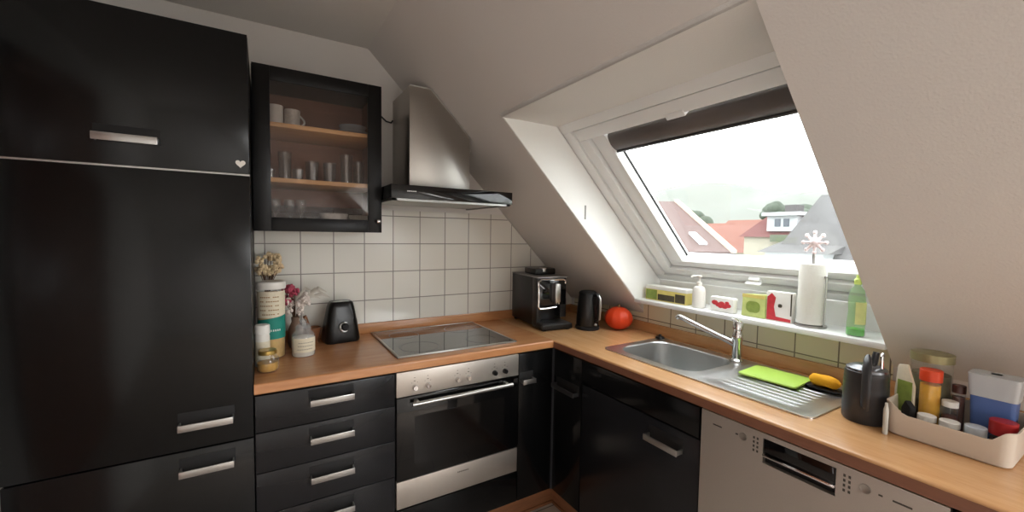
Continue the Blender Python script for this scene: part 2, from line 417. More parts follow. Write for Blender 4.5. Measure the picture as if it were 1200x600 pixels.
# wall cabinet with glass door
X0, X1, Z0, Z1 = -1.904, -1.405, 1.437, 2.092
wc = thing('wall_cabinet', 'black wall cabinet with a glass door and crockery inside', 'cabinet', (-1.655, -.17, Z0))
m = MB().box((X0, -.328, Z0), (X0+.016, -.001, Z1)).box((X1-.016, -.328, Z0), (X1, -.001, Z1)).box((X0+.016, -.328, Z1-.016), (X1-.016, -.001, Z1)).box((X0+.016, -.328, Z0), (X1-.016, -.001, Z0+.016))
build('body', m, black_side, wc)
m = MB().box((X0+.016, -.008, Z0+.016), (X1-.016, -.002, Z1-.016)).box((X0+.016, -.32, Z0+.016), (X0+.018, -.008, Z1-.016)).box((X1-.018, -.32, Z0+.016), (X1-.016, -.008, Z1-.016)).box((X0+.018, -.32, Z0+.0162), (X1-.018, -.008, Z0+.018))
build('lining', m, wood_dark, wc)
for z in (1.648, 1.872): build('shelf', MB().box((X0+.019, -.315, z-.009), (X1-.019, -.009, z+.009), .001), wood_shelf, wc)
dr = build('glass_door', MB().box((X0+G, -.35, Z0), (X0+.062, -.33, Z1), .0015).box((X1-.06, -.35, Z0), (X1-G, -.33, Z1), .0015).box((X0+.062, -.35, Z1-.056), (X1-.06, -.33, Z1), .0015).box((X0+.062, -.35, Z0), (X1-.06, -.33, Z0+.056), .0015), black_frame, wc)
build('pane', MB().box((X0+.06, -.343, Z0+.054), (X1-.058, -.339, Z1-.054)), cab_glass, dr)
build('knob', MB().ball((X1-.02, -.364, 1.488), .011, 16).tube([(X1-.02, -.35, 1.488), (X1-.02, -.364, 1.488)], .005), chrome, dr)

def mug(x, y, z, r, h, lab, m, side=1):
    t = thing('mug', lab, 'mug', (x, y, z), 0, None)
    build('cup', MB().lathe([(0, 0), (r*.85, 0), (r, .012), (r, h), (r-.003, h), (r-.003, .01), (0, .008)], (0, 0, 0), 28), m, t, True)
    pts = [(side*(r-.002+.020*math.sin(PI*k/8)), 0, h*.22+h*.56*k/8) for k in range(9)]
    build('handle', MB().tube(pts, .004), m, t, True)
    return t
mug(-1.817, -.16, 1.881, .030, .105, 'taller plain white mug on the top shelf of the glass cabinet', white_china, -1)
mug(-1.753, -.17, 1.881, .031, .092, 'white mug with a grey print, right of the plain one on the top shelf', china_print, 1)
def bowl(x, y, z, r, h, m, lab, foot=.5, cat='bowl', name='bowl'):
    return tag(_loc(build(name, MB().lathe([(0, 0), (r*foot, 0), (r*foot, .006), (r*.85, h*.55), (r, h), (r-.004, h), (r*.8, h*.5), (0, .01)], (0, 0, 0), 32), m), (x, y, z)), lab, cat)
def _loc(o, p): o.location = p; return o
glassy = mat('pale_blue_dish', (150, 156, 160), .2)
bowl(-1.50, -.18, 1.881, .068, .030, glassy, 'pale grey dish, lowest of the pair on the right of the top shelf')
bowl(-1.50, -.18, 1.8935, .062, .042, mat('grey_bowl', (140, 144, 148), .25), 'pale grey bowl standing in the dish on the top shelf', .45)
GL = 'drinking glasses on the middle cabinet shelf'
gl_proto = None
def tumbler(x, y, z, r, h, lab, group, stem=False):
    if stem: pr = [(0, 0), (r*.8, 0), (r*.8, .003), (.004, .006), (.004, h*.4), (r*.8, h*.55), (r, h*.8), (r*.85, h), (r*.85-.0015, h), (r-.002, h*.8), (0, h*.45)]
    else: pr = [(0, 0), (r*.85, 0), (r, h), (r-.002, h), (r*.85-.002, .008), (0, .008)]
    o = build('drinking_glass', MB().lathe(pr, (0, 0, 0), 24), smoke_glass); o.location = (x, y, z)
    return tag(o, lab, 'glass', group)
z = 1.657
tumbler(-1.845, -.2, z, .022, .045, 'short glass, leftmost on the middle shelf of the glass cabinet', GL)
tumbler(-1.785, -.2, z, .027, .125, 'tall straight glass, second from the left on the middle cabinet shelf', GL)
tumbler(-1.738, -.24, z, .022, .05, 'short glass right in front beside the tall one, middle cabinet shelf', GL)
tumbler(-1.675, -.16, z, .03, .10, 'medium glass left of the middle of the middle cabinet shelf', GL)
tumbler(-1.60, -.16, z, .03, .10, 'medium glass right of the middle of the middle cabinet shelf', GL)
tumbler(-1.532, -.2, z, .028, .14, 'tallest glass, near the right end of the middle cabinet shelf', GL)
tumbler(-1.468, -.15, z, .028, .12, 'tall glass, rightmost on the middle cabinet shelf', GL)
z = 1.456; GB = 'stemmed glasses on the cabinet bottom'
tumbler(-1.825, -.22, z, .022, .12, 'slim stemmed glass, leftmost on the bottom of the glass cabinet', GB, True)
tumbler(-1.772, -.22, z, .022, .118, 'slim stemmed glass, middle one on the bottom of the glass cabinet', GB, True)
tumbler(-1.726, -.22, z, .022, .12, 'slim stemmed glass, rightmost on the bottom of the glass cabinet', GB, True)
bowl(-1.682, -.14, z, .045, .05, smoke_glass, 'clear glass bowl behind the stemmed glasses in the wall cabinet', .6)
bowl(-1.588, -.2, z, .062, .065, china_print, 'white patterned bowl on the bottom of the glass cabinet', .85)
bowl(-1.478, -.2, z, .044, .06, mat('speckled_dish', (170, 168, 156), .3, vary=.4, bscale=150), 'speckled pale dish right of the patterned bowl in the wall cabinet', .85)

# extractor hood
hd = thing('extractor_hood', 'steel chimney extractor hood with a black glass front above the hob', 'extractor hood', (-1.105, -.25, 1.587))
build('canopy', MB().box((-1.401, -.496, 1.590), (-.805, -.001, 1.640), .002), black_side, hd)
build('front_panel', MB().box((-1.403, -.502, 1.587), (-.803, -.495, 1.646), .0015).box((-1.4035, -.497, 1.587), (-1.400, -.02, 1.646)), black_glass, hd)
m = MB().box((-1.36, -.47, 1.583), (-.84, -.05, 1.5905), .001)
build('grease_filter', m, filter_mat, hd)
build('base_lip', MB().box((-1.395, -.49, 1.578), (-.81, -.475, 1.592)).box((-1.395, -.49, 1.578), (-1.375, -.01, 1.592)).box((-.83, -.49, 1.578), (-.81, -.01, 1.592)), filter_mat, hd)
ch = build('chimney', MB().prism([(-1.263, 1.641), (-1.263, 2.143), (-1.155, 2.143), (-.943, 1.931), (-.943, 1.641)], 1, -.30, -.002, .002), steel, hd)
build('chimney_edge', MB().tube([(-1.262, -.298, 2.144), (-1.154, -.298, 2.144), (-.943, -.298, 1.933), (-.941, -.298, 1.86)], .004, 6), satin, ch)
m = MB()
for k in range(7): m.box((-1.335+k*.006, -.5028, 1.617), (-1.331+k*.006, -.5018, 1.622))
build('maker_mark', m, satin, hd)
solid('power_cable', MB().tube([(-1.404, -.012, 2.085), (-1.36, -.012, 2.075), (-1.325, -.012, 2.05), (-1.30, -.012, 2.03), (-1.275, -.012, 2.026), (-1.265, -.012, 2.04)], .0045, 8), black_plastic, 'short dark cable between the wall cabinet and the hood chimney', 'cable', (-1.33, 0, 2.03))

# ------------------------------------------------------------------ base units
dc = thing('drawer_cabinet', 'black base cabinet with five drawers beside the tall cabinet', 'cabinet', (-1.66, -.3, 0))
build('body', MB().box((-1.906, -.578, .1), (-1.412, -.03, .858)).box((-1.90, -.54, 0), (-1.42, -.05, .1)), black_side, dc)
zs = [.856, .720, .572, .417, .262, .112]
for i in range(5):
    f = front_x(-1.906, -1.412, zs[i+1], zs[i], dc, 'drawer', drawer_mat)
    handle_x(-1.732, -1.578, FY, [.806, .662, .512, .36, .21][i], f)
# oven
ov = thing('oven', 'built-in steel and black glass oven under the hob', 'oven', (-1.11, -.3, .1))
build('body', MB().box((-1.409, -.575, .112), (-.811, -.04, .845)), black_side, ov)
cp = build('control_panel', MB().box((-1.408, -.60, .752), (-.812, -.578, .857), .002), steel_dw, ov)
for x in (-1.331, -1.273, -1.135, -1.081, -.946, -.89):
    build('knob', MB().lathe([(0, 0), (.012, 0), (.0125, .003), (.0105, .016), (.009, .018), (0, .018)], (0, 0, 0), 20, Matrix.Translation((x, -.60, .786)) @ Matrix.Rotation(PI/2, 4, 'X')).box((x-.0015, -.621, .777), (x+.0015, -.616, .796)), chrome if x < -1 else black_plastic, cp)
for x in (-1.331, -1.273, -1.135, -1.081, -.946, -.89):
    m = MB()
    m.box((x-.004, -.6006, .812), (x+.004, -.5998, .8145)); m.box((x-.014, -.6006, .805), (x-.011, -.5998, .807)); m.box((x+.011, -.6006, .805), (x+.014, -.5998, .807)); m.box((x-.003, -.6006, .826), (x+.003, -.5998, .828))
    build('symbol', m, text_dark, cp)
od = build('door', MB().box((-1.407, -.600, .392), (-.813, -.578, .748), .002), black_glass, ov)
build('handle', MB().tube([(-1.352, -.64, .728), (-.868, -.64, .728)], .009, 14).box((-1.335, -.64, .72), (-1.32, -.598, .736), .002).box((-.90, -.64, .72), (-.885, -.598, .736), .002), satin, od)
build('inner_window', MB().box((-1.33, -.6008, .45), (-.89, -.5995, .66)), mat('oven_window', (13, 12, 12), .1, spec=.6), od)
st = build('lower_strip', MB().box((-1.407, -.6, .270), (-.813, -.578, .388), .002), steel_dw, ov)
m = MB()
for k in range(8): m.box((-1.13+k*.007, -.6006, .353), (-1.126+k*.007, -.5998, .359))
build('maker_mark', m, text_dark, st)
front_x(-1.409, -.811, .112, .264, ov, 'drawer_panel', black_gloss)
# corner cabinet with two doors meeting in the corner
cc = thing('corner_cabinet', 'black corner base cabinet with two doors meeting at the inner corner', 'cabinet', (-.4, -.4, 0))
build('body', MB().prism([(-.808, -.578), (-.578, -.578), (-.578, -.818), (-.03, -.818), (-.03, -.03), (-.808, -.03)], 2, .1, .858), black_side, cc)
f = front_x(-.809, -.604, .112, .856, cc, 'door'); handle_x(-.802, -.728, FY, .722, f)
f = front_y(-.604, -.820, .112, .856, cc, 'door', x=FX); handle_y(-.628, -.80, FX, .682, f, m=mat('dark_handle', (90, 90, 92), .3, .8))
build('corner_post', MB().box((-.604, -.604, .112), (-.594, -.594, .856)), mat('post_grey', (60, 60, 64), .35), cc)
# sink cabinet
sc = thing('sink_cabinet', 'glossy black sink base cabinet left of the dishwasher', 'cabinet', (-.3, -1.13, 0))
build('body', MB().box((-.578, -1.432, .1), (-.03, -.821, .60)).box((-.578, -.838, .6), (-.03, -.821, .858)).box((-.578, -1.432, .6), (-.03, -1.416, .858)).box((-.578, -1.416, .6), (-.56, -.838, .858)), black_side, sc)
front_y(-.822, -1.430, .745, .856, sc, 'top_panel')
f = front_y(-.822, -1.434, .112, .742, sc, 'door', drawer_mat); handle_y(-1.218, -1.369, FX, .672, f)
# dishwasher
dw = thing('dishwasher', 'built-in stainless steel dishwasher under the worktop', 'dishwasher', (-.3, -1.735, 0))
build('body', MB().box((-.575, -2.028, .1), (-.03, -1.438, .855)), black_side, dw)
m = MB()
a, b, z0, z1 = -1.64, -1.824, .766, .842
m.box((-.600, -1.438, .112), (-.578, a, .857)); m.box((-.600, b, .112), (-.578, -2.032, .857)); m.box((-.600, a, z1), (-.578, b, .857)); m.box((-.600, a, .112), (-.578, b, z0))
dd = build('door', m, steel_dw, dw)
build('grip_recess', MB().box((-.584, a, z0), (-.579, b, z1)), black_plastic, dd)
build('display', MB().box((-.5995, a-.002, .797), (-.584, b+.002, z1-.001), .001), black_glass, dd)
build('grip_bar', MB().box((-.606, a-.001, .788), (-.590, b+.001, .796), .002), chrome, dd)
for y in (-1.58, -1.885):
    build('button', MB().lathe([(.0105, 0), (.012, .0), (.012, .0015), (.0105, .0015), (.0095, .0012), (0, .0012)], (0, 0, 0), 24, Matrix.Translation((-.6, y, .82)) @ Matrix.Rotation(-PI/2, 4, 'Y')), steel, dd)
for y in (-1.613, -1.624, -1.842, -1.853):
    for k in range(4): build('symbol', MB().box((-.6008, y-.0025, .790+k*.013), (-.5998, y+.0025, .797+k*.013)), text_dark, dd)
for y, w in ((-1.495, .03), (-1.56, .008), (-1.915, .008), (-1.955, .035)): build('symbol', MB().box((-.6008, y-w/2, .818), (-.5998, y+w/2, .822)), text_dark, dd)
bc = thing('base_cabinet', 'black base cabinet at the right end of the worktop, beyond the dishwasher', 'cabinet', (-.3, -2.35, 0))
build('body', MB().box((-.578, -2.636, .1), (-.03, -2.036, .858)), black_side, bc)
f = front_y(-2.036, -2.634, .112, .856, bc, 'door'); handle_y(-2.26, -2.41, FX, .74, f)
# plinths
solid('plinth', MB().box((-1.906, -.553, .001), (-.553, -.537, .098)).box((-1.906, -.566, .001), (-.566, -.553, .014), .004), wood_edge, 'wooden plinth under the oven run of base cabinets', 'plinth', (-1.2, -.545, 0))
solid('plinth', MB().box((-.553, -2.636, .001), (-.537, -.553, .098)).box((-.566, -2.636, .001), (-.553, -.553, .014), .004), wood_edge_y, 'wooden plinth under the sink and dishwasher run', 'plinth', (-.545, -1.5, 0))

# ------------------------------------------------------------------ worktop
wt = thing('worktop', 'L-shaped beech wood worktop running under hob and sink', 'worktop', (-.6, -.6, .86))
ZT, ZB2 = .90, .862
def nose(front, back):     # profile (depth, z), rounded front edge
    r = .008; out = [(back, ZB2), (front+.003, ZB2), (front, ZB2+.003)]
    for k in range(6):
        a = PI - PI/2*k/5; out.append((front+r+r*math.cos(a), ZT-r+r*math.sin(a)))
    out.append((back, ZT)); return out
HX0, HX1, HY0, HY1 = -1.375, -.805, -.53, -.045
m = MB()
m.prism([(p[0], p[1]) for p in nose(-.604, HY0)], 0, -1.907, -.604)
m.box((-1.907, HY0, ZB2), (HX0, -.001, ZT)); m.box((HX0, HY1, ZB2), (HX1, -.001, ZT)); m.box((HX1, HY0, ZB2), (-.604, -.001, ZT))
b1 = build('board', m, wood_x, wt)
SX0, SX1, SY0, SY1 = -.462, -.09, -.87, -1.33
m = MB()
m.prism(nose(-.604, SX0), 1, -.604, -2.64)
m.box((SX0, -.604, ZB2), (-.001, SY0, ZT)); m.box((SX1, SY0, ZB2), (-.001, SY1, ZT)); m.box((SX0, SY1, ZB2), (-.001, -2.64, ZT))
m.box((-.604, -.604, ZB2), (-.001, -.001, ZT))
build('board', m, wood_y, wt)
build('front_edge', MB().box((-.6052, -2.64, ZB2+.001), (-.603, -.603, ZT-.0075)), wood('front_edge_wood', (116, 74, 54), (134, 88, 66), 1, .4), wt)  # front edge of the window run, darker brown than its top
build('upstand', MB().box((-1.906, -.024, ZT), (-.001, -.001, .953), .003), wood_x, wt)
build('upstand', MB().box((-.024, -2.64, ZT), (-.001, -.024, .953), .003), wood_y, wt)

# hob
hb = thing('ceramic_hob', 'black glass ceramic hob set in the worktop above the oven', 'hob', (-1.09, -.29, .9))
m = MB(); hx0, hx1, hy0, hy1 = -1.388, -.79, -.545, -.032
m.box((hx0, hy0, .9005), (hx1, hy0+.012, .9075), .002).box((hx0, hy1-.012, .9005), (hx1, hy1, .9075), .002).box((hx0, hy0+.012, .9005), (hx0+.012, hy1-.012, .9075), .002).box((hx1-.012, hy0+.012, .9005), (hx1, hy1-.012, .9075), .002)
build('steel_frame', m, satin, hb)
gp = build('glass_plate', MB().box((hx0+.012, hy0+.012, .88), (hx1-.012, hy1-.012, .906)), hob_glass, hb)
for x, y, r in ((-1.25, -.42, .09), (-.93, -.42, .075), (-1.25, -.17, .075), (-.93, -.17, .09)):
    build('cooking_zone', MB().lathe([(r-.002, .0), (r-.002, .0004), (r, .0004), (r, 0)], (x, y, .906), 48), mat('zone_ring', (58, 58, 60), .3) if 'zone_ring' not in MATS else MATS['zone_ring'], hb)

# sink
sk = thing('sink', 'stainless steel inset sink with one bowl and a drainer under the roof window', 'sink', (-.28, -1.26, .9))
x0, x1, y0, y1 = -.488, -.062, -1.715, -.835
def loop(poly, z, n=None): return [(p[0], p[1], z) for p in poly]
bx0, bx1, by0, by1 = -.445, -.118, -1.285, -.875
m = MB()
outer = rrect(x0, y0, x1, y1, .035, 6)
inn = rrect(bx0, by0, bx1, by1, .085, 6)
cxo, cyo = (bx0+bx1)/2, (by0+by1)/2
# top deck: left part ring round the bowl
div = -1.318
deckL = rrect(x0, div, x1, y1, .035, 6)
# replace the two corners next to the divider by square corners
def sq(poly, ylim):
    out = []
    for (x, y) in poly:
        if y < ylim: out.append((x0 if x < cxo else x1, div))
        else: out.append((x, y))
    return out
dl = sq(deckL, div+.036)
m.quadgrid([loop(dl, .9005), loop(dl, .905), loop(inn, .9045), loop(rrect(bx0+.004, by0+.004, bx1-.004, by1-.004, .082), .900), loop(rrect(bx0+.012, by0+.012, bx1-.012, by1-.012, .08), .80), loop(rrect(bx0+.02, by0+.02, bx1-.02, by1-.02, .075), .765), loop(rrect(bx0+.045, by0+.045, bx1-.045, by1-.045, .06), .752), loop(rrect(cxo-.03, cyo-.03, cxo+.03, cyo+.03, .029), .748)], True)
m.lathe([(0, 0), (.03, .001), (.04, .002)], (cxo, cyo, .7465), 24)
build('bowl', m, steel_sink, sk)
m = MB()
dr0 = [(x0 if x < cxo else x1, div) if y > div-.036 else (x, y) for x, y in rrect(x0, y0, x1, div, .035, 6)]
di = rrect(x0+.04, y0+.03, x1-.045, div-.02, .04, 6)
di2 = rrect(x0+.05, y0+.04, x1-.055, div-.03, .035, 6)
m.quadgrid([loop(dr0, .9005), loop(dr0, .905), loop(di, .905), loop(di2, .9015), loop(rrect(x0+.2, y0+.2, x1-.2, div-.19, .004), .9015)], True)
for k in range(9):
    xx = x0+.075+k*.033
    m.tube([(xx, div-.06, .8975), (xx, div-.10, .8990), (xx, y0+.09, .8990), (xx, y0+.06, .8975)], .004, 10)
build('drainer', m, steel_sink, sk)
build('overflow', MB().box((-.125, -.90, .9046), (-.085, -.87, .906), .0005), steel_sink, sk)
solid('sink_plug', MB().lathe([(0, 0), (.02, 0), (.022, .004), (.018, .008), (.008, .009), (.006, .02), (0, .021)], (-.088, -.845, .905), 20, sy=1.2), black_plastic, 'black rubber plug on the far rim of the sink', 'plug', (-.088, -.845, .905))
# tap
tp = thing('kitchen_tap', 'chrome single-lever kitchen tap with a long slanted spout behind the sink', 'tap', (-.12, -1.275, .905))
build('body', MB().lathe([(0, 0), (.026, 0), (.026, .006), (.020, .012), (.019, .09), (.022, .095), (.022, .118), (.018, .125), (.017, .135), (.021, .14), (.021, .165), (.014, .175), (0, .178)], (-.12, -1.275, .905), 24), chrome, tp)
build('spout', MB().tube([(-.12, -1.275, .972), (-.125, -1.25, .984), (-.135, -1.20, .999), (-.165, -1.08, 1.041), (-.178, -1.03, 1.059), (-.180, -1.022, 1.060), (-.181, -1.014, 1.052)], [.015, .015, .0125, .012, .012, .0115, .011], 14), chrome, tp)
build('lever', MB().tube([(-.12, -1.275, 1.068), (-.127, -1.268, 1.082), (-.14, -1.255, 1.088)], [.012, .009, .006], 10), chrome, tp)

# ------------------------------------------------------------------ items by the sink
bt = thing('cutting_board', 'lime green plastic cutting board on the sink drainer', 'cutting board', (-.20, -1.47, .908), math.radians(4))
build('board', MB().prism(rrect(-.082, -.10, .082, .10, .012), 2, .0, .007, .0015), green_board, bt, True)
spn = thing('sponge_cloth', 'folded yellow sponge cloth on a black tray beside the drainer', 'cloth', (-.17, -1.622, .905))
P = []
for k in range(11):
    t = -1+2*k/10; q = (1-abs(t)**5)**.5 if abs(t) < 1 else .3
    P.append([(.021*q*math.cos(a), .047*t, .030+.0205*q*math.sin(a)*(1+.08*math.sin(3*a+k))) for a in [2*PI*i/20 for i in range(20)]])
m = MB(); m.quadgrid(P, True)
for L_ in (P[0], P[-1]):
    b2 = bmesh.new(); b2.faces.new([b2.verts.new(p) for p in L_]); m._merge(b2)
build('cloth', m, yellow, spn, True)
build('tray', MB().prism(rrect(-.026, -.054, .026, .054, .012), 2, 0, .009, .002), black_plastic, spn, True)

# charcoal jug
jg = thing('watering_jug', 'charcoal grey lidded jug with a tall strap handle beside the white storage bin', 'jug', (-.335, -1.79, .9), math.radians(0))
r = .054
build('body', MB().lathe([(0, 0), (r*.93, 0), (r, .008), (r*1.0, .10), (r*.985, .112), (r*1.0, .116), (r*.975, .124), (r*.99, .128), (r*.965, .136), (r*.98, .140), (r*.95, .150), (r*.90, .152), (r*.90, .148), (0, .146)], (0, 0, 0), 40), anthracite, jg, True)
build('lid', MB().lathe([(r*.93, .150), (r*.90, .158), (r*.6, .166), (0, .169)], (0, 0, 0), 32).ball((0, 0, .17), .009, 12), mat('jug_lid_metal', (120, 122, 126), .25, .8), jg, True)
fx = Vector((-.75, -.25, 0)).normalized()
pts = [fx*(r*.98)+Vector((0, 0, .05)), fx*(r+.010)+Vector((0, 0, .055)), fx*(r+.017)+Vector((0, 0, .09)), fx*(r+.014)+Vector((0, 0, .13)), fx*(r+.0)+Vector((0, 0, .165)), fx*(r*.6)+Vector((0, 0, .19)), fx*(r*.3)+Vector((0, 0, .198))]
build('handle', MB().tube([tuple(p) for p in pts], [.009, .012, .013, .013, .013, .011, .007], 12, flat=.6), anthracite, jg, True)
build('spout', MB().tube([(-fx.x*r*.8+.0, -fx.y*r-.005, .10), (-fx.x*(r+.012), -fx.y*r-.012, .15), (-fx.x*(r+.02), -fx.y*r-.016, .195)], [.014, .010, .008], 10), anthracite, jg, True)
build('carry_loop', MB().tube([(.018, -.028, .162), (.016, -.03, .19), (.01, -.032, .205), (.0, -.034, .20), (-.004, -.036, .165)], .004, 8), chrome, jg, True)

# storage bin (white, cut-away front) built as a ring of four shaped walls
bn = thing('storage_bin', 'white plastic storage bin with a dipped front full of jars', 'bin', (-.27, -1.975, .9))
bx_0, bx_1, bya, byb = -.385, -.165, -2.088, -1.848
def binloop(inset, z_of):
    out = []
    for (x, y) in rrect(bx_0+inset, bya+inset, bx_1-inset, byb-inset, .022, 5): out.append((x, y, z_of(x, y)))
    return out
# resample loop so that long sides carry the dip
def dense(pts):
    out = []
    for i, p in enumerate(pts):
        q = pts[(i+1) % len(pts)]; d = math.hypot(q[0]-p[0], q[1]-p[1]); n = max(1, int(d/.012))
        for k in range(n): out.append((p[0]+(q[0]-p[0])*k/n, p[1]+(q[1]-p[1])*k/n))
    return out
def dip(x, y):
    if x > (bx_0+.02): return .99
    t = min(1, max(0, (byb-.012-y)/.035)); u = min(1, max(0, (y-bya-.012)/.03)); s = lambda v: v*v*(3-2*v)
    return .99-.027*s(t)*s(u)
base = dense(rrect(bx_0+.006, bya+.006, bx_1-.006, byb-.006, .022, 5))
def grow(p, k): cx0, cy0 = (bx_0+bx_1)/2, (bya+byb)/2; return (cx0+(p[0]-cx0)*k[0], cy0+(p[1]-cy0)*k[1])
L = []
hw, hh = (bx_1-bx_0)/2-.006, (byb-bya)/2-.006
def lp(t, z):   # t = extra size
    k = ((hw+t)/hw, (hh+t)/hh); out = []
    for p in base:
        q = grow(p, k); out.append((q[0], q[1], z if z is not None else dip(*q)))
    return out
m = MB(); m.quadgrid([lp(-.05, .9005), lp(-.004, .9005), lp(0, .904), lp(.006, None), lp(.0085, None) if False else lp(.0062, None), lp(.0035, None), lp(-.003, .904), lp(-.05, .9035)], True)
b2 = bmesh.new(); b2.faces.new([b2.verts.new(p) for p in lp(-.05, .902)]); m._merge(b2)
build('tub', m, bin_plastic, bn)

def jar(name, lab, cat, x, y, z, r, h, fill, fm, lidm, lid_h=.012, body=None, neck=.9, group=None, lidr=None):
    t = thing(name, lab, cat, (x, y, z), 0, group)
    sh = h-lid_h
    build('glass', MB().lathe([(0, 0), (r*.94, 0), (r, .006), (r, sh*.82), (r*neck, sh*.93), (r*neck, sh)], (0, 0, 0), 28), body or jar_glass, t, True)
    if fill: build('contents', MB().lathe([(0, .003), (r*.9, .003), (r*.94, .008), (r*.94, sh*fill), (0, sh*fill+.003)], (0, 0, 0), 24), fm, t, True)
    lr = lidr or r*neck*1.06
    build('lid', MB().lathe([(lr, sh-.001), (lr, h-.001), (lr*.95, h), (0, h)], (0, 0, 0), 28).lathe([(lr*.98, sh), (0, sh+.001)], (0, 0, 0), 28), lidm, t, True)
    return t
zb = .9045
t = jar('storage_jar', 'large glass jar with an olive lid at the back of the storage bin', 'jar', -.222, -1.902, zb, .044, .212, .8, olive_fill, olive_lid, .022, neck=1.0)
t = jar('spice_jar', 'tall orange spice jar with an orange-red lid in the storage bin', 'jar', -.278, -1.915, zb, .0225, .175, .92, spice, orange_red, .03, neck=1.0)
pk = thing('food_packet', 'upright green and white packet at the left end of the storage bin', 'packet', (-.288, -1.866, zb), 1.2)
build('pouch', MB().prism([(-.024, 0), (.024, 0), (.026, .10), (.020, .172), (-.004, .178), (-.024, .12)], 1, -.004, .004, .002), label_cream, pk, True)
build('print_panel', MB().box((-.020, .0036, .04), (.018, .0048, .13)).box((-.020, -.0048, .04), (.018, -.0036, .13)), green_print, pk, True)
pb = thing('food_packet', 'dark folded packet standing beside the orange spice jar', 'packet', (-.328, -1.888, zb), .9)
build('pouch', MB().prism([(-.014, 0), (.016, 0), (.02, .06), (.008, .085), (-.012, .07)], 1, -.008, .008, .003), black_matt, pb, True)
SMJ = 'small spice jars with pale lids in the bin'
jar('small_jar', 'small jar with a white lid, leftmost in the front row of the bin', 'jar', -.335, -1.925, zb, .018, .062, .6, spice, white_plastic, .014, neck=1, group=SMJ)
jar('small_jar', 'small jar with a white lid, second in the front row of the bin', 'jar', -.333, -1.968, zb, .019, .062, .6, brown_fill, white_plastic, .014, neck=1, group=SMJ)
jar('small_jar', 'taller small jar with a white lid behind the front row, left of the blue tub', 'jar', -.285, -1.957, zb, .0155, .102, .7, brown_fill, white_plastic, .014, neck=1, group=SMJ)
jar('small_jar', 'small jar with a clear grey lid in front of the blue tub', 'jar', -.330, -2.014, zb, .019, .066, .5, olive_fill, clear_plastic, .022, neck=1, group=SMJ)
jar('brown_jar', 'dark reddish brown jar between the orange spice jar and the blue tub', 'jar', -.243, -1.9635, zb, .013, .14, .9, brown_fill, mat('brown_lid', (70, 40, 34), .4), .02, neck=1)
tb = thing('plastic_tub', 'frosted plastic tub with a blue lower half in the storage bin', 'tub', (-.235, -2.027, zb), .0)
def taper(w0, d0, w1, d1, z0, z1, b=.006):
    mb = MB(); mb.quadgrid([[(p[0], p[1], z0) for p in rrect(-w0/2+.01, -d0/2+.01, w0/2-.01, d0/2-.01, .003)], [(p[0], p[1], z0) for p in rrect(-w0/2, -d0/2, w0/2, d0/2, .01)], [(p[0], p[1], z1) for p in rrect(-w1/2, -d1/2, w1/2, d1/2, .01)], [(p[0], p[1], z1+.002) for p in rrect(-w1/2+.008, -d1/2+.008, w1/2-.008, d1/2-.008, .006)], [(p[0], p[1], z1+.002) for p in rrect(-.01, -.01, .01, .01, .004)]], True); return mb
build('lower_half', taper(.052, .074, .058, .082, .025, .128), blue_plastic, tb, True)
build('upper_half', taper(.062, .086, .068, .094, .128, .186), clear_plastic, tb, True)
build('foot', taper(.046, .066, .05, .07, 0, .025), blue_plastic, tb, True)
jar('red_lid_jar', 'jar with a wide dark red lid at the right end of the bin', 'jar', -.31, -2.056, zb, .023, .092, .8, brown_fill, red_plastic, .034, neck=1)
solid('thin_bottle', MB().lathe([(0, 0), (.0055, 0), (.006, .004), (.006, .07), (.0035, .08), (.0035, .088), (0, .088)], (-.398, -1.858, .9), 16), mat('pale_clear_plastic', (206, 206, 198), .3), 'slim pale bottle between the charcoal jug and the bin', 'bottle', (-.398, -1.858, .9))

# pumpkin
pm = thing('pumpkin', 'small round orange pumpkin on the worktop beside the kettle', 'pumpkin', (-.118, -.575, .9))
pr = []
for k in range(15):
    a = -PI/2+PI*k/14; pr.append((max(0, .080*math.cos(a)), .066+.066*math.sin(a)))
pr[0] = (0, .006); pr[-1] = (0, .124)
build('flesh', MB().lathe(pr, (0, 0, 0), 60, fn=lambda a, z: 1-.05*abs(math.sin(5*a))**4*-1-.04), orange_pump, pm, True, 60)
build('stalk', MB().tube([(0, 0, .120), (.003, .002, .133), (.009, .004, .142)], [.008, .006, .006], 8), stem_mat, pm, True)

# kettle
kt = thing('electric_kettle', 'black electric kettle between coffee machine and pumpkin', 'kettle', (-.265, -.475, .9), math.radians(0))
build('base', MB().lathe([(0, 0), (.068, 0), (.070, .006), (.068, .018), (.06, .02), (0, .02)], (0, 0, 0), 36), black_matt, kt, True)
build('jug', MB().lathe([(0, .021), (.062, .021), (.064, .03), (.060, .12), (.052, .195), (.050, .200), (0, .201)], (0, 0, 0), 40), black_plastic, kt, True)
build('lid', MB().lathe([(.051, .200), (.050, .212), (.04, .220), (0, .222)], (0, 0, 0), 32), black_matt, kt, True)
dxy = Vector((.05, -1, 0)).normalized()
hp2 = [dxy*.05+Vector((0, 0, .197)), dxy*.075+Vector((0, 0, .203)), dxy*.088+Vector((0, 0, .185)), dxy*.089+Vector((0, 0, .12)), dxy*.084+Vector((0, 0, .065)), dxy*.06+Vector((0, 0, .05))]
hk = build('handle', MB().tube([tuple(p) for p in hp2], [.010, .012, .012, .011, .010, .008], 10), black_plastic, kt, True)
build('grip_strip', MB().tube([tuple(p+dxy*.0095+Vector((.0, 0, 0))) for p in hp2[1:5]], [.006, .007, .007, .005], 8), satin, hk, True)
build('spout', MB().tube([(-dxy.x*.04, .04, .19), (-dxy.x*.06, .062, .205)], [.02, .012], 10), black_plastic, kt, True)
build('switch', MB().ball(tuple(dxy*.067+Vector((0, 0, .034))), .009, 10, (1.2, .8, .8)), satin, kt, True)

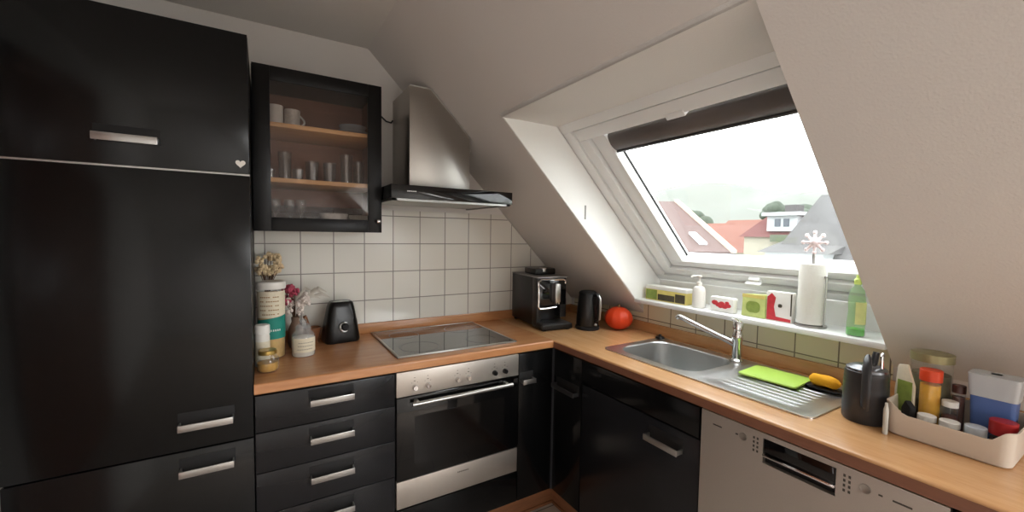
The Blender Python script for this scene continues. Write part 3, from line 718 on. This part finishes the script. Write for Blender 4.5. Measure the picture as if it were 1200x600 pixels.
# coffee machine
cm = thing('coffee_machine', 'black bean-to-cup coffee machine with a chrome front frame in the corner', 'coffee machine', (-.547, -.388, .9), math.radians(-7))
w, dpt, h = .195, .375, .292
build('body', MB().box((0, .085, .012), (w, dpt, h), .006).box((0, .03, .165), (w, .09, h), .006).box((0, .03, .018), (.028, .09, .17), .004).box((0.155, .03, .06), (w, .09, .17), .003), mat('machine_black', (26, 25, 26), .32), cm, True)
build('top_rim', MB().box((-.001, .02, h), (w+.001, dpt, h+.006), .002), mat('machine_top_grey', (150, 148, 148), .3, .6), cm, True)
build('drip_tray', MB().box((0, -.045, .006), (w, .085, .038), .008), black_plastic, cm, True)
build('drip_grid', MB().box((.012, -.036, .038), (w-.012, .08, .041), .001), mat('grid_steel', (90, 90, 92), .3, .8), cm, True)
for a, b in ((.01, -.03), (w-.03, -.03), (.01, dpt-.04), (w-.03, dpt-.04)): build('foot', MB().box((a, b, 0), (a+.02, b+.02, .014)), black_matt, cm, True)
m = MB(); zt, zl = h-.004, .118
m.tube([(w-.012, .022, zt-.03), (w-.014, .022, zt-.012), (w-.03, .02, zt-.006), (.02, .02, zt-.006), (.006, .02, zt-.016), (.006, .018, zl+.012), (.014, .016, zl), (.05, .014, zl), (.12, .016, zl+.006)], .006, 10)
build('chrome_frame', m, chrome, cm, True)
build('front_panel', MB().box((.01, .021, .135), (w-.01, .031, h-.012), .003), black_glass, cm, True)
build('coffee_spout', MB().box((.092, -.022, .155), (.128, .03, .262), .006).box((.098, -.018, .145), (.106, .0, .158)).box((.114, -.018, .145), (.122, .0, .158)), satin, cm, True)
build('bean_hopper', MB().box((.05, .15, h+.006), (.19, .30, h+.044), .008), black_plastic, cm, True)
build('hopper_knob', MB().lathe([(0, 0), (.022, 0), (.022, .02), (.018, .024), (0, .024)], (.11, .17, h+.024), 20), satin, cm, True)

# small tapered appliance with dial
ap = thing('food_chopper_base', 'small black tapered countertop appliance with a round dial against the tiled wall', 'kitchen appliance', (-1.548, -.105, .9), math.radians(6))
m = MB(); P = []
for z, a, b, r in ((.004, .074, .056, .03), (.0, .078, .06, .03), (.012, .083, .064, .034), (.10, .072, .056, .034), (.17, .060, .047, .03), (.19, .055, .043, .028), (.197, .048, .036, .024), (.196, .012, .01, .008)):
    P.append([(p[0], p[1], z) for p in rrect(-a, -b, a, b, r)])
m.quadgrid(P[1:], True); b2 = bmesh.new(); b2.faces.new([b2.verts.new(p) for p in P[1]]); m._merge(b2)
build('housing', m, black_plastic, ap, True)
build('top_slot', MB().box((-.036, -.014, .1955), (.036, -.004, .199), .001), satin, ap, True)
ta = Matrix.Translation((.004, -.0615, .078)) @ Matrix.Rotation(math.radians(90-4), 4, 'X')
build('dial', MB().lathe([(0, 0), (.016, 0), (.016, .012), (.013, .015), (0, .015)], (0, 0, 0), 28, ta), black_matt, ap, True)
pts = [ta @ Vector((.022*math.cos(a), .022*math.sin(a), .003)) for a in [math.radians(60+240*k/16) for k in range(17)]]
build('dial_ring', MB().tube(pts, [.0015+.0052*math.sin(PI*k/16) for k in range(17)], 8), satin, ap, True)

# jars on the left
jp = thing('storage_jar', 'large glass jar of beige dry food with white lid and teal label', 'jar', (-1.846, -.255, .9))
r, h = .052, .315
build('glass', MB().lathe([(0, 0), (r*.94, 0), (r, .008), (r, h-.03), (r*.93, h-.02)], (0, 0, 0), 36), jar_glass, jp, True)
build('contents', MB().lathe([(0, .004), (r*.93, .004), (r*.95, h-.04), (0, h-.035)], (0, 0, 0), 28), pasta, jp, True)
build('lid', MB().lathe([(0, h-.021), (r*1.06, h-.021), (r*1.08, h-.016), (r*1.06, h+.006), (r*.95, h+.01), (0, h+.008)], (0, 0, 0), 36), white_plastic, jp, True)
def band(rr, z0, z1, a0, a1, n=20, slope=0):
    mb = MB(); rows = []
    for zz, up in ((z0, 0), (z1, 1)):
        rows.append([(rr*math.cos(math.radians(a0+(a1-a0)*k/n)), rr*math.sin(math.radians(a0+(a1-a0)*k/n)), zz+(slope*k/n if up else 0)) for k in range(n+1)])
    rin = [[(p[0]*.985, p[1]*.985, p[2]) for p in row] for row in rows]
    mb.quadgrid([rows[0], rows[1], rin[1], rin[0], rows[0]]); return mb
lb = build('label', band(r*1.012, .085, .165, 200, 350, slope=.02), teal, jp, True)
lb2 = build('label', band(r*1.01, .175, .285, 190, 350), label_cream, jp, True)
m = MB()
for k in range(5):
    for j in range(9):
        a = math.radians(225+j*9); 
        if (j*3+k*5) % 7 == 0: continue
        q = Matrix.Rotation(a, 4, 'Z'); m.box((r*1.018, -.0032, .188+k*.018), (r*1.024, .0032, .192+k*.018), M=q)
build('label_lines', m, mat('label_brown_print', (150, 110, 60), .7), lb2, True)
m = MB()
for j in range(5): m.box((r*1.018, -.002, .118), (r*1.026, .002, .126), M=Matrix.Rotation(math.radians(268+j*9), 4, 'Z'))
build('label_lines', m, white_card, lb, True)

bj = thing('round_jar', 'squat round glass jar with golden contents at the front left of the worktop', 'jar', (-1.863, -.462, .9))
build('glass', MB().lathe([(0, 0), (.030, 0), (.036, .008), (.038, .03), (.036, .052), (.028, .064), (.028, .07)], (0, 0, 0), 32), jar_glass, bj, True)
build('contents', MB().lathe([(0, .003), (.028, .004), (.034, .012), (.035, .036), (0, .037)], (0, 0, 0), 28), golden, bj, True)
build('lid', MB().lathe([(0, .068), (.031, .068), (.032, .072), (.031, .082), (.029, .084), (0, .084)], (0, 0, 0), 28), lid_gold, bj, True)
cp2 = thing('lidded_bottle', 'white plastic bottle with a flat white cap, behind the squat golden jar', 'bottle', (-1.880, -.375, .9))
build('bottle', MB().lathe([(0, 0), (.024, 0), (.026, .005), (.026, .12), (.022, .13)], (0, 0, 0), 28), white_plastic, cp2, True)
build('cap', MB().lathe([(0, .129), (.0265, .129), (.027, .133), (.0265, .162), (.024, .165), (0, .165)], (0, 0, 0), 28), white_card, cp2, True)
build('label', band(.0264, .02, .10, 200, 340), label_cream, cp2, True)
wj = thing('powder_jar', 'glass jar of white powder with a cream label, right of the large jar', 'jar', (-1.728, -.295, .9))
build('glass', MB().lathe([(0, 0), (.042, 0), (.046, .006), (.046, .085), (.038, .102), (.030, .108), (.030, .125)], (0, 0, 0), 32), thin_glass('cloudy_jar_glass', (.92, .92, .92), 1.6, diffuse_mix=.22), wj, True)
build('contents', MB().lathe([(0, .003), (.041, .003), (.043, .01), (.043, .082), (0, .088)], (0, 0, 0), 28), powder, wj, True)
build('label', band(.0468, .022, .082, 215, 345), label_cream, wj, True)
m = MB()
for k in range(3):
    for j in range(7): m.box((.0471, -.002, .034+k*.014), (.0477, .002, .037+k*.014), M=Matrix.Rotation(math.radians(240+j*11+k*3), 4, 'Z'))
build('label_lines', m, text_dark, wj, True)
build('stopper', MB().lathe([(0, .122), (.028, .122), (.030, .126), (.022, .137), (.012, .140), (.016, .150), (.010, .158), (0, .158)], (0, 0, 0), 24), MATS['cloudy_jar_glass'], wj, True)

# dried flowers
def vase_flowers(name, lab, loc, vase_h, blooms, vm, extra=None):
    t = thing(name, lab, 'flowers', loc)
    build('vase', MB().lathe([(0, 0), (.026, 0), (.032, .02), (.030, vase_h*.6), (.016, vase_h*.85), (.018, vase_h), (.0155, vase_h), (.013, vase_h*.85), (0, vase_h*.5)], (0, 0, 0), 24), vm, t, True)
    st = MB()
    for (m, pts, size) in blooms:
        fl = MB()
        for p in pts:
            st.tube([(0, 0, vase_h*.5), (p[0]*.3, p[1]*.3, vase_h+(p[2]-vase_h)*.4), p], .0015, 5)
            for k in range(9):
                a = random.random()*2*PI; e = random.uniform(-.8, 1.2)
                q = (p[0]+size*.6*math.cos(a)*math.cos(e), p[1]+size*.6*math.sin(a)*math.cos(e), p[2]+size*.6*math.sin(e))
                fl.ball(q, size*.42, 6, (random.uniform(.6, 1.2), random.uniform(.6, 1.2), random.uniform(.6, 1.3)))
        build('blossoms', fl, m, t, True)
    build('stems', st, brown_stem, t, True)
    return t
rnd = random.uniform
vase_flowers('dried_flowers', 'cream dried flowers in a dark vase behind the large jar', (-1.860, -.125, .9), .24,
    [(flower_cream, [(rnd(-.032, .05), rnd(-.035, .03), rnd(.335, .43)) for _ in range(24)], .021)], mat('dark_vase', (58, 46, 40), .3))
tf = vase_flowers('dried_flowers', 'pink and white dried flowers with silvery leaves beside the large jar', (-1.748, -.13, .9), .14,
    [(flower_pink, [(rnd(-.055, .0), rnd(-.03, .03), rnd(.2, .29)) for _ in range(12)], .021),
     (flower_white, [(rnd(-.035, .045), rnd(-.04, .02), rnd(.165, .24)) for _ in range(14)], .020)], mat('clay_vase', (120, 96, 80), .6))
lf = MB()
for k in range(7):
    a = rnd(-.5, .5); x1, z1 = .03+k*.014, .235+.018*math.sin(k*1.7)
    pts = [(.0+x1*.3, 0, .22), (x1, .01*a, z1+.02), (x1+.035, .02*a, z1)]
    lf.tube(pts, [.002, .012, .002], 8, flat=.25)
build('leaves', lf, leaf_silver, tf, True)
ct = thing('wooden_mortar', 'small brown wooden bowl with pestle between flowers and black appliance', 'mortar', (-1.672, -.085, .9))
build('bowl', MB().lathe([(0, 0), (.028, 0), (.024, .012), (.036, .05), (.038, .075), (.034, .075), (.03, .03), (0, .02)], (0, 0, 0), 28), wood_edge, ct, True)
build('pestle', MB().tube([(0.0, 0, .03), (-.022, -.01, .10), (-.035, -.015, .135)], [.012, .007, .009], 10), wood_edge, ct, True)

# ------------------------------------------------------------------ things on the window sill
ZS = 1.09
bx = thing('food_carton', 'long green and yellow food carton lying at the left end of the sill', 'carton', (.0, -.825, ZS), math.radians(-90))
build('box', MB().box((-.13, -.035, .0), (.13, .035, .078), .002), yellow_print, bx, True)
build('lid_strip', MB().box((-.131, -.036, .06), (.131, .036, .0795), .002), white_card, bx, True)
build('print_panel', MB().box((-.125, -.0362, .006), (-.052, -.0352, .057)), green_print, bx, True)
build('print_panel', MB().box((-.046, -.0362, .006), (.06, -.0352, .038)).box((.064, -.0362, .006), (.122, -.0352, .05)), dark_food, bx, True)
sp = thing('soap_dispenser', 'white soap pump bottle on the window sill', 'soap dispenser', (-.02, -1.015, ZS))
build('bottle', MB().lathe([(0, 0), (.028, 0), (.031, .004), (.031, .085), (.024, .102), (.012, .108), (.012, .112)], (0, 0, 0), 28), white_plastic, sp, True)
build('pump', MB().lathe([(0, .112), (.013, .112), (.013, .126), (.005, .128), (.005, .150), (.011, .152), (.011, .160), (0, .161)], (0, 0, 0), 20).tube([(0, 0, .156), (-.02, .022, .156), (-.026, .028, .149)], .005, 8), white_plastic, sp, True)
rp = thing('tissue_pack', 'flat white pack with a red berry print on the window sill', 'pack', (-.02, -1.145, ZS), math.radians(-90))
build('pack', MB().box((-.058, -.02, 0), (.058, .02, .07), .008), white_card, rp, True)
m = MB()
for q in ((-.032, .042, .014), (-.015, .034, .013), (.002, .04, .013), (.016, .03, .015), (.034, .034, .012), (.028, .046, .009), (-.004, .026, .010)): m.ball((q[0], -.0205, q[1]), q[2], 12, (1.2, .1, .8))
build('print_panel', m, red_print, rp, True)
gp2 = thing('food_pack', 'green and yellow printed pouch on the sill left of the red one', 'pack', (-.01, -1.282, ZS), math.radians(-90))
build('pouch', MB().prism([(-.052, 0), (.052, 0), (.052, .105), (-.048, .098)], 1, -.014, .014, .005), lime_print, gp2, True)
build('print_panel', MB().prism(rrect(-.03, .02, .03, .07, .02), 1, -.0150, -.0142), green_print, gp2, True)
build('header', MB().box((-.048, -.0148, .085), (.050, -.0138, .1)), yellow_print, gp2, True)
rw = thing('food_box', 'red and white printed box beside the paper towel roll', 'box', (-.01, -1.390, ZS), math.radians(-90))
build('box', MB().box((-.05, -.016, 0), (.05, .016, .125), .002), white_card, rw, True)
build('red_panel', MB().prism([(-.048, .004), (.046, .004), (.046, .016), (-.012, .02), (-.02, .06), (-.014, .10), (-.03, .118), (-.048, .10)], 1, -.0168, -.0158), red_print, rw, True)
build('print_panel', MB().prism(rrect(-.004, .06, .012, .075, .006), 1, -.0175, -.0169).box((.0435, -.0168, .03), (.0485, -.0158, .12)), white_card if False else dark_food, rw, True)
pt = thing('paper_towel_roll', 'paper towel roll on a chrome stand on the window sill', 'paper towel', (.0, -1.497, ZS))
build('roll', MB().lathe([(.018, .012), (.046, .012), (.047, .016), (.047, .246), (.046, .25), (.018, .25), (.018, .012)], (0, 0, 0), 36), paper, pt, True)
build('stand', MB().lathe([(0, 0), (.053, 0), (.055, .004), (.053, .009), (0, .01)], (0, 0, 0), 36).tube([(0, 0, .008), (0, 0, .29)], .006, 10), satin, pt, True)
build('side_wire', MB().tube([(-.012, -.050, .008), (-.013, -.050, .06), (-.014, -.051, .17), (-.014, -.050, .20)], .0022, 8).ball((-.014, -.050, .202), .006, 8), satin, pt, True)
m = MB().ball((0, 0, .335), .016, 10)
for k in range(8):
    a = 2*PI*k/8; m.tube([(0, 0, .335), (-.012*math.cos(a)*0, .042*math.cos(a), .335+.042*math.sin(a))], [.009, .003], 6).ball((0, .04*math.cos(a), .335+.04*math.sin(a)), .008, 6)
build('star_finial', m, mat('pale_pink_ceramic', (226, 206, 206), .4), pt, True)
db = thing('dish_soap_bottle', 'green transparent washing-up liquid bottle at the right end of the sill', 'bottle', (-.035, -1.655, ZS))
build('bottle', MB().lathe([(0, 0), (.025, 0), (.028, .006), (.027, .05), (.024, .09), (.026, .13), (.022, .165), (.010, .182), (.009, .19)], (0, 0, 0), 28, sx=.8), bottle_green, db, True)
build('liquid', MB().lathe([(0, .003), (.023, .003), (.0255, .008), (.0255, .028), (0, .028)], (0, 0, 0), 24, sx=.8), soap_green, db, True)
build('cap', MB().lathe([(.0, .188), (.011, .188), (.011, .205), (.006, .21), (.005, .222), (0, .222)], (0, 0, 0), 20), mat('lime_cap', (206, 226, 120), .4), db, True)
build('label', band(.0285, .045, .125, 190, 330), mat('pale_yellow_label', (222, 226, 150), .6, vary=.15, bscale=60), db, True).scale = (.82, 1, 1)

# ------------------------------------------------------------------ outside
solid('garden_ground', MB().box((3, -60, -9.2), (130, 160, -9)), ground_out, 'garden ground far below the roof window', 'ground', (60, 50, -9))['kind'] = 'structure'
# house with hipped brown-red roof
h1 = thing('house', 'neighbouring house with a brown-red gabled roof, left in the window view', 'house', (11.9, 5.9, -9))
dd_, ve = Vector((.90, -.43, 0)).normalized(), Vector((.43, .90, 0)).normalized()
HM = Matrix(((ve.x, -dd_.x, 0, 11.9), (ve.y, -dd_.y, 0, 5.86), (0, 0, 1, 0), (0, 0, 0, 1)))   # local x = up the slope, y = along the eave, away to the left
rf = build('roof', MB().prism([(0, .96), (4.06, 2.98), (8.12, .96), (8.12, .84), (4.06, 2.84), (0, .82)], 1, 0, 14, 0, HM), roof_red, h1)
build('wall', MB().prism([(.4, -9), (.4, .95), (4.06, 2.8), (7.7, .95), (7.7, -9)], 1, .3, 13.7, 0, HM), wall_cream, h1)
build('gutter', MB().box((-.12, 0, .74), (.02, 14, .9), 0, 2, HM), grey_metal, h1)
build('verge_tiles', MB().prism([(-.05, .92), (4.06, 2.97), (4.06, 3.07), (-.05, 1.02)], 1, -.08, .12, 0, HM), mat('pale_ridge', (176, 160, 146), .9), h1)
sk_ = MB().prism([(.4, .98+.4*.4975), (1.15, .98+1.15*.4975), (1.15, 1.05+1.15*.4975), (.4, 1.05+.4*.4975)], 1, .72, 1.0, 0, HM)
build('roof_window', sk_, mat('pale_skylight', (236, 240, 242), .3), rf)
# orange roofed house farther away
h2 = thing('house', 'distant house with an orange tiled roof, middle of the window view', 'house', (33, 17, -9))
build('roof', MB().prism([(29.5, .3), (34, 3.0), (38.5, .3)], 1, 15.0, 19.5), roof_orange, h2)
build('wall', MB().box((30, 15.2, -9), (38, 19.3, .3)), wall_cream, h2)
h2b = thing('house', 'distant house with a second, lower orange roof behind the brown-red hipped house', 'house', (40, 27, -9))
build('roof', MB().prism([(37, .8), (41, 3.0), (45, .8)], 1, 23.5, 30), roof_orange, h2b)
build('wall', MB().box((37.5, 23.7, -9), (44.5, 29.7, .8)), wall_white, h2b)
# cream house with red mansard and a dormer
h3 = thing('house', 'cream house with a red mansard roof and a white dormer', 'house', (23, 9, -9))
build('wall', MB().box((20, 6.0, -9), (28, 10.1, 1.55)), wall_cream, h3)
rm = MB(); b2 = bmesh.new()
V = [b2.verts.new(p) for p in ((19.8, 5.8, 1.5), (19.8, 10.3, 1.5), (28.2, 10.3, 1.5), (28.2, 5.8, 1.5), (20.8, 5.8, 2.75), (20.8, 9.15, 2.75), (27, 9.15, 2.75), (27, 5.8, 2.75))]
for f in ((0, 1, 5, 4), (1, 2, 6, 5), (2, 3, 7, 6), (3, 0, 4, 7), (4, 5, 6, 7), (0, 3, 2, 1)): b2.faces.new([V[i] for i in f])
bmesh.ops.recalc_face_normals(b2, faces=b2.faces); rm._merge(b2); build('roof', rm, roof_brightred, h3)
dm = build('dormer', MB().box((19.85, 7.55, 1.8), (22, 8.9, 2.55)), wall_white, h3)
build('dormer_roof', MB().box((19.6, 7.3, 2.55), (22, 9.05, 2.72)), wall_white, dm)
for y in (8.0, 8.4): build('window', MB().box((19.82, y-.13, 2.02), (19.9, y+.13, 2.4)), dark_window, dm)
build('chimney', MB().box((23, 9.0, 2.7), (23.8, 9.6, 3.3)), roof_grey, h3)
build('copper_gutter', MB().box((19.6, 6.0, 1.28), (19.85, 8.6, 1.62)), copper, h3)
# grey roofed house on the right
h4 = thing('house', 'nearer house with a steep grey roof, right in the window view', 'house', (18, 3, -9))
rg = MB(); b2 = bmesh.new()
V = [b2.verts.new(p) for p in ((14.0, -4, .45), (14.0, 5.95, .45), (20, 5.95, .45), (20, -4, .45), (16.2, -2, 3.1), (16.2, 5.1, 3.1))]
for f in ((0, 1, 5, 4), (3, 2, 5, 4), (0, 4, 3), (1, 2, 5), (0, 3, 2, 1)): b2.faces.new([V[i] for i in f])
bmesh.ops.recalc_face_normals(b2, faces=b2.faces); rg._merge(b2); build('roof', rg, roof_grey, h4)
build('wall', MB().box((14.6, -3.5, -9), (19.5, 5.5, .45)), wall_white, h4)
bw = build('bay_wall', MB().box((13.6, 3.9, -9), (15.4, 5.7, .95)), wall_white, h4)
build('bay_roof', MB().prism([(13.4, .95), (15.9, 1.5), (15.9, .95)], 1, 3.7, 5.9), roof_grey, h4)
# garden trees and a wooded hill in the mist
def tree(x, y, z, r, lab):
    t = thing('tree', lab, 'tree', (x, y, -9))
    m = MB()
    for k in range(26):
        a = rnd(0, 2*PI); e = rnd(-.6, 1.4); q = r*.62
        m.ball((x+q*math.cos(a)*math.cos(e), y+q*math.sin(a)*math.cos(e), z+q*math.sin(e)), r*rnd(.28, .48), 8)
    build('crown', m, leaf_out, t); build('trunk', MB().tube([(x, y, -9), (x, y, z)], r*.12, 8), brown_stem, t)
tree(31, 14.2, 3.2, 1.0, 'small round tree above the red mansard roof')
tree(50, 21, 2.0, 3.2, 'broad pale green tree right of the orange roof')
tree(52, 36, 2.0, 3.6, 'broad pale green tree left behind the orange roofs')
hm = MB(); P = []
for i in range(14):
    x = 95+i*16; row = []
    for j in range(34):
        y = -60+j*11; prof = math.sin(min(1, i/9)*PI/2)
        hh = -9+(36+6*math.sin(j*.33+1)+3*math.sin(j*1.1))*prof*(0.35+.65*min(1, max(0, (y+40)/110)))
        row.append((x, y, hh))
    P.append(row)
hm.quadgrid(P)
solid('wooded_hill', hm, hill_mat, 'pale wooded hill in the mist behind the houses', 'hill', (120, 60, -9))['kind'] = 'structure'
# morning mist: real scattering volume over the valley
mist, nt, b = nodes('mist'); nt.nodes.remove(b)
vs = nt.nodes.new('ShaderNodeVolumeScatter'); vs.inputs['Color'].default_value = (1, 1, 1, 1); vs.inputs['Density'].default_value = .0045
nt.links.new(vs.outputs[0], nt.nodes['Material Output'].inputs['Volume'])
ms = solid('mist', MB().box((62, -70, -8.9), (90, 330, 60)), mist, 'white mist over the valley', 'mist', (100, 60, -8.9)); ms['kind'] = 'stuff'

# ------------------------------------------------------------------ light
def area(name, loc, rot, sx, sy, power, col):
    l = bpy.data.lights.new(name, 'AREA'); l.shape = 'RECTANGLE'; l.size = sx; l.size_y = sy; l.energy = power; l.color = col
    o = bpy.data.objects.new(name, l); COL.objects.link(o); o.location = loc; o.rotation_euler = rot; return o
# fill lamp added in the unseen second window, brightens the whole room
area('fill_lamp_rear', (-.30, -3.5, 1.55), (0, math.radians(-90-45+180), 0), .9, .95, 66, (.95, .98, 1))
wd = bpy.data.worlds.new('overcast'); SC.world = wd; wd.use_nodes = True
nt = wd.node_tree; bg = nt.nodes['Background']; bg.inputs[0].default_value = (.98, .99, 1, 1); bg.inputs[1].default_value = 4.6

# ------------------------------------------------------------------ camera
yaw, pit, rol, f = .5446, -.0524, .0155, 483.633
F = Vector((math.sin(yaw)*math.cos(pit), math.cos(yaw)*math.cos(pit), math.sin(pit)))
Rr = Vector((math.cos(yaw), -math.sin(yaw), 0)); U = Rr.cross(F)
Ra = Rr*math.cos(rol)+U*math.sin(rol); Ua = -Rr*math.sin(rol)+U*math.cos(rol)
cam = bpy.data.cameras.new('camera'); co = bpy.data.objects.new('camera', cam); COL.objects.link(co)
M = Matrix.Identity(4)
for i in range(3): M[i][0], M[i][1], M[i][2] = Ra[i], Ua[i], -F[i]
M[0][3], M[1][3], M[2][3] = -1.875, -2.2769, 1.4389
co.matrix_world = M
cam.sensor_width = 36; cam.lens = f/1200*36; cam.clip_start = .02; cam.clip_end = 1000
SC.camera = co
SC.view_settings.view_transform = 'Standard'; SC.view_settings.look = 'None'
SC.view_settings.exposure = .5; SC.view_settings.gamma = 1; SC.view_settings.use_curve_mapping = False
